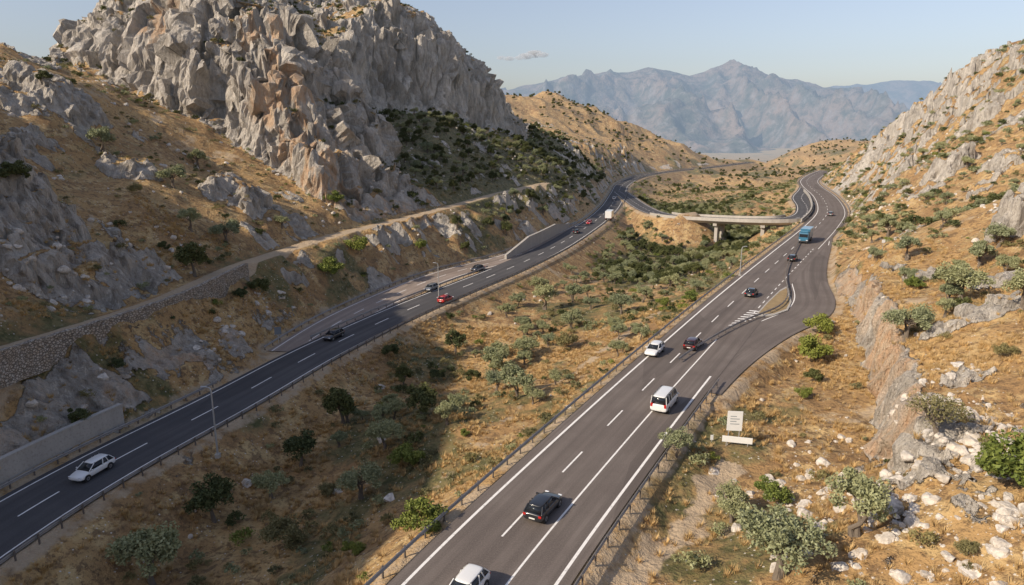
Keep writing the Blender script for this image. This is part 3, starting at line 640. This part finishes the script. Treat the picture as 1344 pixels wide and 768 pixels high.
def dens(x,y):
    r=bil(Rg,xs,ys,x,y);s=bil(Sg,xs,ys,x,y);g=bil(GRg,xs,ys,x,y);pp=bil(Pg,xs,ys,x,y)
    c=sst(-.05,.35,fbm2(x/9.,y/9.,3,401));return (.14+.55*c+.4*g)*(1-.85*r)*(1-pp)*(s<1.8)
SH=[plant('shrub_mesh',s,1.,1.35,10,340,.085,SC,False,.4,.42,.24,.6) for s in(51,52)]
SHD=[plant('shrub_dark_mesh',s,1.,1.25,10,340,.09,DK,False,.42,.45,.24,.6) for s in(53,54)]
SHO=[plant('shrub_olive_mesh',s,1.,1.3,10,340,.085,OL,False,.45,.42,.22,.5) for s in(55,56)]
SHG=[plant('shrub_green_mesh',57,1.,1.3,10,340,.085,GB,False,.45,.42,.22,.5)]
x,y=sample(34000,-160,260,24,520,dens,.8);scatter('scrub_vegetation',SH+SHO[:1],x,y,RS.uniform(.35,1.25,len(x))**1.2)
x,y=sample(13000,-160,260,24,560,lambda x,y:dens(x,y)*.7,.8);scatter('maquis_shrubs',SHD+SHO[:1]+SHG,x,y,RS.uniform(.4,1.0,len(x))**1.5*1.9)
x,y=sample(5500,75,260,110,420,lambda x,y:(.3+.6*sst(-.1,.3,fbm2(x/20.,y/20.,2,402)))*(1-.7*bil(Rg,xs,ys,x,y)),.9);scatter('hillside_shrubs',SHO+SHD[:1],x,y,RS.uniform(.8,2.4,len(x)))
x,y=sample(430,-32,40,72,190,lambda x,y:sst(-.1,.3,fbm2(x/14.,y/14.,2,407))*.5,1.,4.);scatter('olive_grove',OLV,x,y,RS.uniform(.3,.65,len(x)))
x,y=sample(1000,50,200,75,330,lambda x,y:sst(-.1,.3,fbm2(x/22.,y/22.,2,408))*.5*(1-bil(Rg,xs,ys,x,y)),1.,5.);scatter('hillside_olive_grove',OLV,x,y,RS.uniform(.3,.7,len(x)))
def rav(x,y):
    z=hgt(x,y);a=sst(-8,-11,z)*(y<400)*(y>160)*(x>20)*(x<150);b=((x>-55)&(x<75)&(y>205)&(y<440)&(z>0)&(bil(MSg,xs,ys,x,y)<.5))*.6
    return np.clip(a+b,0,1)*(bil(Sg,xs,ys,x,y)<2.)
x,y=sample(6200,-55,150,150,440,rav,1.,3.5);scatter('ravine_trees',DTR+OLV[:1],x,y,RS.uniform(.25,.75,len(x)))
x,y=sample(12000,-250,600,450,1300,lambda x,y:.2+.45*sst(-.1,.3,fbm2(x/60.,y/60.,3,411)),1.,5.);scatter('hillside_trees',DTR,x,y,RS.uniform(.3,.75,len(x)))
x,y=sample(9000,-160,20,165,380,lambda x,y:(bil(Mg,xs,ys,x,y)>.5)*(bil(Sg,xs,ys,x,y)<1.2)*.4,1.);scatter('cliff_shrubs',SHD+SH[:1],x,y,RS.uniform(.7,2.,len(x)))
# dry grass tufts
r=np.random.RandomState(3);V=[];F=[]
for i in range(40):
    a=r.uniform(0,6.28);l=r.uniform(.25,.6);rr=r.uniform(0,.3);cx,cy=math.cos(a)*rr,math.sin(a)*rr;dx,dy=math.cos(a)*l*.5,math.sin(a)*l*.5;w=.03
    b=len(V);V+=[(cx-w*math.sin(a),cy+w*math.cos(a),0),(cx+w*math.sin(a),cy-w*math.cos(a),0),(cx+dx+.005,cy+dy,l),(cx+dx-.005,cy+dy,l)];F.append((b,b+1,b+2,b+3))
TM=np_mesh('tuft_mesh',V,F,[TF])
x,y=sample(42000,-70,75,24,130,lambda x,y:(.1+.8*sst(-.1,.35,fbm2(x/4.,y/4.,3,421)))*(1-.8*bil(Rg,xs,ys,x,y))*(1-.8*bil(Pg,xs,ys,x,y)),.8);scatter('dry_grass',[TM],x,y,RS.uniform(.4,1.1,len(x)))
# loose limestone
t=NT('limestone_boulder');rr=t.N.new('ShaderNodeObjectInfo').outputs['Random'];f=t.noise(t.obj(),3,4,.7);c=t.mix(t.mr(f,.35,.65),(.38,.35,.31),(.68,.63,.56));c=t.mix(t.math('MULTIPLY',rr,.45),c,(.52,.44,.34));t.col(c);BO=t.m
def boulder(seed):
    bm=bmesh.new();bmesh.ops.create_icosphere(bm,subdivisions=3,radius=.5);r=np.random.RandomState(seed)
    pl=[(Vector(r.normal(size=3)).normalized(),r.uniform(.22,.4)) for _ in range(12)]
    for v in bm.verts:
        for n_,d in pl:
            k=v.co.dot(n_)-d
            if k>0: v.co-=n_*k*.92
        v.co+=Vector(r.normal(size=3))*.012;v.co.z*=.75
    me=bpy.data.meshes.new('boulder_mesh');bm.to_mesh(me);bm.free();me.materials.append(BO);return me
BM=[boulder(s) for s in(1,2,3)]
x,y=sample(38000,-130,170,24,300,lambda x,y:np.clip(.05+.9*sst(.1,.35,fbm2(x/7.,y/7.,3,431))*sst(-2,2,hgt(x,y)),0,1)*(bil(Sg,xs,ys,x,y)<1.5)*.5,.8)
scatter('limestone_rocks',BM,x,y,.12+RS.uniform(0,1,len(x))**3.5*1.6,.05)
x,y=sample(13000,18,62,26,72,lambda x,y:np.clip(1.3*np.exp(-(((x-36)/14.)**2+((y-45)/13.)**2)),0,1)*sst(-.15,.3,fbm2(x/4.,y/4.,3,433)),1.,4.)
scatter('limestone_rubble',BM,x,y,.1+RS.uniform(0,1,len(x))**5*1.7,-.05)
x,y=sample(5000,-75,-28,50,125,lambda x,y:sst(-.05,.3,fbm2(x/5.,y/5.,3,435))*(bil(Pg,xs,ys,x,y)<.4)*(hgt(x,y)>-4.2)*(hgt(x,y)<16),1.,3.)
scatter('hillside_rubble',BM,x,y,.12+RS.uniform(0,1,len(x))**4*1.8,-.05)
print('scatter',time.time()-T0)
# ------------------------------------------------------------------ vehicles
GLASS=simple('tinted_glass',(.02,.024,.03),.08);TYRE=simple('tyre_rubber',(.02,.02,.02),.8);RIM=simple('alloy_rim',(.45,.45,.46),.35,.8);TRIM=simple('black_trim',(.03,.03,.03),.5)
HL=simple('headlamp',(.7,.72,.75),.15);TL=simple('tail_lamp',(.45,.02,.015),.25);PLT=simple('number_plate',(.75,.75,.7),.5)
def paint(name,c):
    t=NT(name);t.col(c);t.b.inputs['Roughness'].default_value=.28;t.b.inputs['Specular IOR Level'].default_value=.5;t.b.inputs['Coat Weight'].default_value=.8;t.b.inputs['Coat Roughness'].default_value=.06;return t.m
PW=paint('white_paint',(.76,.76,.74));PB=paint('black_paint',(.02,.022,.026));PR=paint('red_paint',(.40,.02,.02));PG=paint('grey_paint',(.14,.15,.16));PBL=paint('blue_paint',(.04,.16,.26));PDR=paint('maroon_paint',(.05,.012,.012))
def ringloft(rings,mats,name,parent,sub=1,smooth=True):
    V=[];F=[];k=len(rings[0])
    for r in rings: V+=r
    for i in range(len(rings)-1):
        for j in range(k): F.append((i*k+j,i*k+(j+1)%k,(i+1)*k+(j+1)%k,(i+1)*k+j))
    F.append(tuple(range(k))[::-1]);F.append(tuple(range((len(rings)-1)*k,len(rings)*k)))
    me=bpy.data.meshes.new(name);me.from_pydata(V,[],F);me.materials.append(mats)
    me.polygons.foreach_set('use_smooth',[smooth]*len(F));me.update();o=add(name,me,parent)
    if sub:
        s=o.modifiers.new('s','SUBSURF');s.levels=sub;s.render_levels=sub
    return o
def sec(y,w,zb,zt,tr=.93):
    h=[(w*.82,zb),(w,zb+.12),(w,(zb+zt)*.5),(w*.97,zt-.10),(w*tr*.9,zt)]
    return [(-a,y,b) for a,b in h]+[(0,y,zt+.02)]+[(a,y,b) for a,b in reversed(h)]+[(0,y,zb)]
def pbox(name,c,s,mat,parent,bev=.03,rx=0):
    bm=bmesh.new();bmesh.ops.create_cube(bm,size=1);bmesh.ops.scale(bm,vec=s,verts=bm.verts)
    if bev: bmesh.ops.bevel(bm,geom=bm.edges[:],offset=bev,segments=2,affect='EDGES',profile=.6)
    me=bpy.data.meshes.new(name);bm.to_mesh(me);bm.free();me.materials.append(mat);o=add(name,me,parent,c);o.rotation_euler[0]=rx;return o
def wheel(x,y,r,parent,w=.22):
    for nm,rr,ww,mt,dx in(('tyre',r,w,TYRE,0),('rim',r*.62,w+.03,RIM,0),('hub',r*.18,w+.05,TRIM,0)):
        bm=bmesh.new();bmesh.ops.create_cone(bm,cap_ends=True,segments=24,radius1=rr,radius2=rr,depth=ww)
        if nm=='tyre': bmesh.ops.bevel(bm,geom=[e for e in bm.edges if abs(e.verts[0].co.z-e.verts[1].co.z)<.01],offset=.04,segments=2,affect='EDGES')
        me=bpy.data.meshes.new(nm);bm.to_mesh(me);bm.free();me.materials.append(mt);o=add(nm,me,parent,(x,y,r));o.rotation_euler=(0,math.pi/2,0)
def car(name,col,L=4.3,W=1.8,H=1.48,kind='hatch'):
    root=bpy.data.objects.new(name,None);scene.collection.objects.link(root);w=W/2
    if kind=='van': belt=1.15;ys_=[(-.5,.9,.4,1.05),(-.49,.97,.3,1.16),(-.3,1,.26,1.17),(.1,1,.26,1.16),(.28,1,.26,1.12),(.36,1,.26,1.05),(.45,.97,.28,.92),(.49,.9,.32,.8),(.5,.8,.4,.65)];gy=(-.485,-.46,.24,.40)
    elif kind=='sedan': belt=.95;ys_=[(-.5,.82,.42,.78),(-.485,.92,.32,.9),(-.36,.98,.26,.96),(-.1,1,.24,.95),(.15,1,.24,.93),(.25,.99,.24,.9),(.4,.97,.26,.8),(.475,.9,.3,.7),(.5,.78,.38,.56)];gy=(-.37,-.22,.05,.24)
    else: belt=.96;ys_=[(-.5,.84,.42,.8),(-.49,.93,.32,.93),(-.4,.98,.26,.98),(-.1,1,.24,.96),(.15,1,.24,.94),(.26,.99,.24,.91),(.4,.97,.26,.8),(.475,.9,.3,.7),(.5,.78,.38,.56)];gy=(-.475,-.36,.06,.26)
    ringloft([sec(a*L,b*w,c,d) for a,b,c,d in ys_],col,'body',root,2)
    y0,y1,y2,y3=[q*L for q in gy];wb=w*.90;wt=w*.72 if kind!='van' else w*.8;zb=belt-.06;zt=H-.05
    V=[(-wb,y0,zb),(wb,y0,zb),(wb,y3,zb),(-wb,y3,zb),(-wt,y1,zt),(wt,y1,zt),(wt,y2,zt),(-wt,y2,zt)]
    bm=bmesh.new();vs=[bm.verts.new(v) for v in V]
    for f in((0,1,2,3),(4,7,6,5),(0,4,5,1),(1,5,6,2),(2,6,7,3),(3,7,4,0)): bm.faces.new([vs[k] for k in f])
    bmesh.ops.recalc_face_normals(bm,faces=bm.faces);bmesh.ops.bevel(bm,geom=bm.edges[:],offset=.07,segments=3,affect='EDGES')
    me=bpy.data.meshes.new('windows');bm.to_mesh(me);bm.free();me.materials.append(GLASS);me.polygons.foreach_set('use_smooth',[True]*len(me.polygons));add('windows',me,root)
    def rs(y,ww,z0,z1): return [(-ww,y,z0),(-ww*.93,y,z1),(0,y,z1+.03),(ww*.93,y,z1),(ww,y,z0),(0,y,z0)]
    ringloft([rs(y1-.12,wt*.9,zt-.08,zt-.03),rs(y1-.02,wt+.03,zt-.05,zt+.03),rs((y1+y2)/2,wt+.035,zt-.05,zt+.05),rs(y2+.02,wt+.03,zt-.05,zt+.03),rs(y2+.12,wt*.9,zt-.09,zt-.04)],col,'roof',root,1)
    V=[];F=[]
    for sx in(-1,1):
        for a,b in(((sx*(wb),y0+.02,zb),(sx*wt,y1,zt)),((sx*wb,y3-.02,zb),(sx*wt,y2,zt)),((sx*(wb+.01),(y0+y3)*.5-.1,zb),(sx*(wt+.02),(y1+y2)*.5-.1,zt)),((sx*(wb+.01),y0*.68+y3*.32-.25,zb),(sx*(wt+.02),y1*.75+y2*.25,zt))):
            tube(V,F,[a,b],[.05,.045],6)
    add('pillars',np_mesh('pillars',V,F,[col],smooth=True),root)
    r=.33 if kind!='van' else .36
    for sx in(-1,1):
        for yy in(-.31*L,.315*L):
            wheel(sx*(w-.10),yy,r,root)
            bm=bmesh.new();bmesh.ops.create_cone(bm,cap_ends=True,segments=24,radius1=r+.06,radius2=r+.06,depth=.3);me=bpy.data.meshes.new('arch');bm.to_mesh(me);bm.free();me.materials.append(TRIM);o=add('wheel_arch',me,root,(sx*(w-.145),yy,r+.01));o.rotation_euler=(0,math.pi/2,0)
        pbox('headlamp',(sx*w*.66,L*.472,.66 if kind!='van' else .78),(.34,.14,.14),HL,root,.04)
        pbox('tail_lamp',(sx*w*.76,-L*.488,.78 if kind!='van' else 1.0),(.26,.1,.18 if kind!='van' else .4),TL,root,.03)
        pbox('mirror',(sx*(w+.07),y3-.3,belt+.06),(.18,.1,.13),col,root,.03)
    pbox('grille',(0,L*.487,.48),(W*.5,.06,.16),TRIM,root,.02);pbox('number_plate',(0,-L*.502,.55),(.5,.02,.11),PLT,root,0)
    if kind=='van':
        for sx in(-1,1): pbox('roof_rail',(sx*wt*.9,(y1+y2)/2,zt+.1),(.05,(y2-y1)*.9,.05),TRIM,root,.01)
    return root
def truck(name,cab,box,L=9.):
    root=bpy.data.objects.new(name,None);scene.collection.objects.link(root)
    pbox('cargo_box',(0,-1.1,2.35),(2.5,L-2.4,2.7),box,root,.04);pbox('chassis',(0,-.4,.85),(1.1,L-.6,.3),TRIM,root,.02)
    pbox('cab',(0,L/2-1.,1.75),(2.4,1.9,2.3),cab,root,.18);pbox('windscreen',(0,L/2-.06,2.15),(2.1,.08,.85),GLASS,root,.03);pbox('air_deflector',(0,L/2-1.2,3.15),(2.1,1.2,.5),cab,root,.15)
    for sx in(-1,1):
        pbox('side_window',(sx*1.19,L/2-.9,2.15),(.06,.9,.7),GLASS,root,.02);pbox('mirror',(sx*1.38,L/2-.2,2.1),(.12,.12,.5),TRIM,root,.02);pbox('headlamp',(sx*.9,L/2-.04,.95),(.4,.08,.2),HL,root,.03);pbox('tail_lamp',(sx*.95,-L/2+.05,.9),(.3,.06,.15),TL,root,.02)
        for yy in(L/2-1.1,-L/2+1.4,-L/2+2.6): wheel(sx*1.05,yy,.48,root,.3)
        pbox('side_guard',(sx*1.15,-.4,.75),(.06,3.,.35),TRIM,root,.02)
    pbox('bumper',(0,L/2-.02,.6),(2.4,.2,.4),TRIM,root,.04)
    return root
def drive(o,r,u,v,z,rev=False,lat=None):
    g=G(u,v,z);i=r.near(g[0],g[1]);tt=r.t[i];a=math.atan2(tt[1],tt[0])-math.pi/2+(math.pi if rev else 0)
    o.location=(g[0],g[1],r.p[i,2]+.01);o.rotation_euler=(0,0,a)
drive(car('black_car',PB,4.2,1.76,1.46),main,713,672,0)
drive(car('white_car',PW,4.3),main,610,785,0,True)
drive(car('white_minivan',PW,4.9,1.95,2.05,'van'),main,872,534,0)
drive(car('maroon_car',PDR,4.3,1.78,1.48),main,909,456,0)
drive(car('white_car',PW,4.3,1.78,1.48),main,859,464,0,True)
drive(car('black_car',PB,4.4,1.8,1.46,'sedan'),main,986,388,0)
drive(car('black_car',PB,4.3),main,1040,342,0)
drive(truck('blue_truck',PBL,PBL),main,1057,317,0,True)
drive(car('grey_car',PG,4.3),main,1090,283,0)
drive(car('white_car',PW,4.5,1.85,1.5),left,122,622,ZL,True)
drive(car('black_car',PB,4.4,1.8,1.46),left,438,444,ZL,True)
drive(car('red_car',PR,4.3),left,585,396,ZL)
drive(car('grey_car',PG,4.3),left2,566,381,ZL-.03,True)
drive(car('black_car',PB,4.3,1.8,1.46,'sedan'),left2,627,355,ZL-.03,True)
drive(truck('white_truck',PW,PW,9.),left,800,288,ZL)
drive(car('red_car',PR,4.3),left,773,294,ZL,True);drive(car('black_car',PB,4.3),left,757,306,ZL);drive(car('white_car',PW,4.3),left,806,262,ZL)
# ------------------------------------------------------------------ street furniture
POLE=simple('pole_paint',(.45,.46,.46),.5,.4)
def lamp(u,v,z,h,dirx):
    g=G(u,v,z);root=bpy.data.objects.new('street_lamp',None);scene.collection.objects.link(root);root.location=(g[0],g[1],g[2]-.3)
    V=[];F=[];tube(V,F,[(0,0,0),(0,0,h*.5),(0,0,h-.4),(dirx*.12,0,h-.08),(dirx*.5,0,h+.05)],[.12,.09,.07,.055,.045],10);add('pole',np_mesh('pole',V,F,[POLE],smooth=True),root)
    pbox('lamp_head',(dirx*.75,0,h+.06),(.65,.26,.12),POLE,root,.04);pbox('footing',(0,0,.3),(.5,.5,.5),CONC,root,.03)
lamp(286,598,ZL,8.3,-1);lamp(576,392,ZL,8.,-1);lamp(971,362,0,6.5,1)
WHT=simple('sign_white',(.76,.76,.73),.5,0,.08,2);YEL=simple('sign_yellow',(.75,.45,.03),.5);GRS=simple('sign_grey_back',(.22,.25,.28),.5,.4);PRI=simple('sign_print',(.25,.28,.3),.6)
def sign(name,u,v,w,h,z0,mat,rows=False,posts=1,yaw=0.,zz=None):
    if zz is None: (x,y,z),s=hit(u,v)
    else: x,y,z=G(u,v,zz)
    root=bpy.data.objects.new(name,None);scene.collection.objects.link(root);root.location=(x,y,z);root.rotation_euler=(0,0,yaw)
    for k in range(posts):
        px=0 if posts==1 else (-w*.35 if k==0 else w*.35);V=[];F=[];tube(V,F,[(px,.05,-.4),(px,.05,z0+h*.95)],[.045,.04],8);add('post',np_mesh('post',V,F,[POLE]),root)
    pbox('panel',(0,0,z0+h/2),(w,.05,h),mat,root,.015)
    if rows:
        for k in range(4): pbox('lettering',(-.1*w*(k%2),-.03,z0+h*(.35+.13*k)),(w*(.6-.2*(k%2)),.012,h*.035),PRI,root,0)
    return root
sign('information_sign',962,584,1.5,2.1,1.5,WHT,True,2,-.1)
sign('direction_sign',967,586,2.9,.65,.35,WHT,False,2,-.25);sign('marker_post',934,580,.3,.55,.2,WHT)
sign('traffic_sign',366,452,1.1,1.3,1.7,GRS,False,1,.3);sign('traffic_sign',1158,330,.6,.6,1.6,WHT)
g=left.off(-5.95,0,s_at(left,60,655,ZL),s_at(left,60,655,ZL)+3)[0][0]
r_=sign('warning_sign',57,600,.9,.6,0,YEL,False,1,1.1,ZL);r_.location=(g[0],g[1],ZL+2.2)
# cloud
t=NT('cloud');vv=t.N.new('ShaderNodeVolumeScatter');vv.inputs['Density'].default_value=.02;vv.inputs['Color'].default_value=(1,1,1,1);t.N.remove(t.b);t.L.new(vv.outputs[0],t.out.inputs['Volume'])
bm=bmesh.new()
for (u,v,r) in((690,74,38),(702,71,45),(712,72,32),(682,76,26),(658,76,24),(668,77,28)):
    c=D(u,v,6500);m=Matrix.Translation(c)@Matrix.Diagonal((1.9,1,.75,1));bmesh.ops.create_icosphere(bm,subdivisions=3,radius=r,matrix=m)
me=bpy.data.meshes.new('cloud');bm.to_mesh(me);bm.free();me.materials.append(t.m);add('cloud',me)
# ------------------------------------------------------------------ light, sky, camera
ts=Vector((-.87,-.49,0)).normalized();el=math.radians(33)
d=Vector((ts.x*math.cos(el),ts.y*math.cos(el),math.sin(el)))
s=bpy.data.lights.new('sun','SUN');s.energy=5.;s.angle=math.radians(.5);s.color=(1,.86,.68);so=bpy.data.objects.new('sun',s);scene.collection.objects.link(so);so.rotation_euler=d.to_track_quat('Z','Y').to_euler()
w=bpy.data.worlds.new('World');scene.world=w;w.use_nodes=True;wn=w.node_tree;bg=wn.nodes['Background'];sk_=wn.nodes.new('ShaderNodeTexSky');sk_.sky_type='NISHITA';sk_.sun_disc=False;sk_.sun_elevation=el;sk_.sun_rotation=math.atan2(d.x,d.y)
sk_.air_density=1.2;sk_.dust_density=1.8;sk_.ozone_density=2.5;sk_.altitude=100
hs=wn.nodes.new('ShaderNodeHueSaturation');hs.inputs['Saturation'].default_value=.72;mx_=wn.nodes.new('ShaderNodeMix');mx_.data_type='RGBA';mx_.blend_type='MULTIPLY';mx_.inputs[0].default_value=1.;mx_.inputs[7].default_value=(1.03,1.0,1.08,1)
wn.links.new(sk_.outputs[0],hs.inputs['Color']);wn.links.new(hs.outputs[0],mx_.inputs[6]);wn.links.new(mx_.outputs[2],bg.inputs[0]);bg.inputs[1].default_value=.135
cam=bpy.data.cameras.new('camera');co=bpy.data.objects.new('camera',cam);scene.collection.objects.link(co);co.location=(0,0,CAMZ);co.rotation_euler=(math.pi/2-PITCH,0,0);cam.sensor_width=36;cam.lens=36*FPX/1344;cam.clip_start=.5;cam.clip_end=60000
scene.camera=co
scene.view_settings.view_transform='Standard';scene.view_settings.look='None';scene.view_settings.exposure=0
print('done',time.time()-T0)
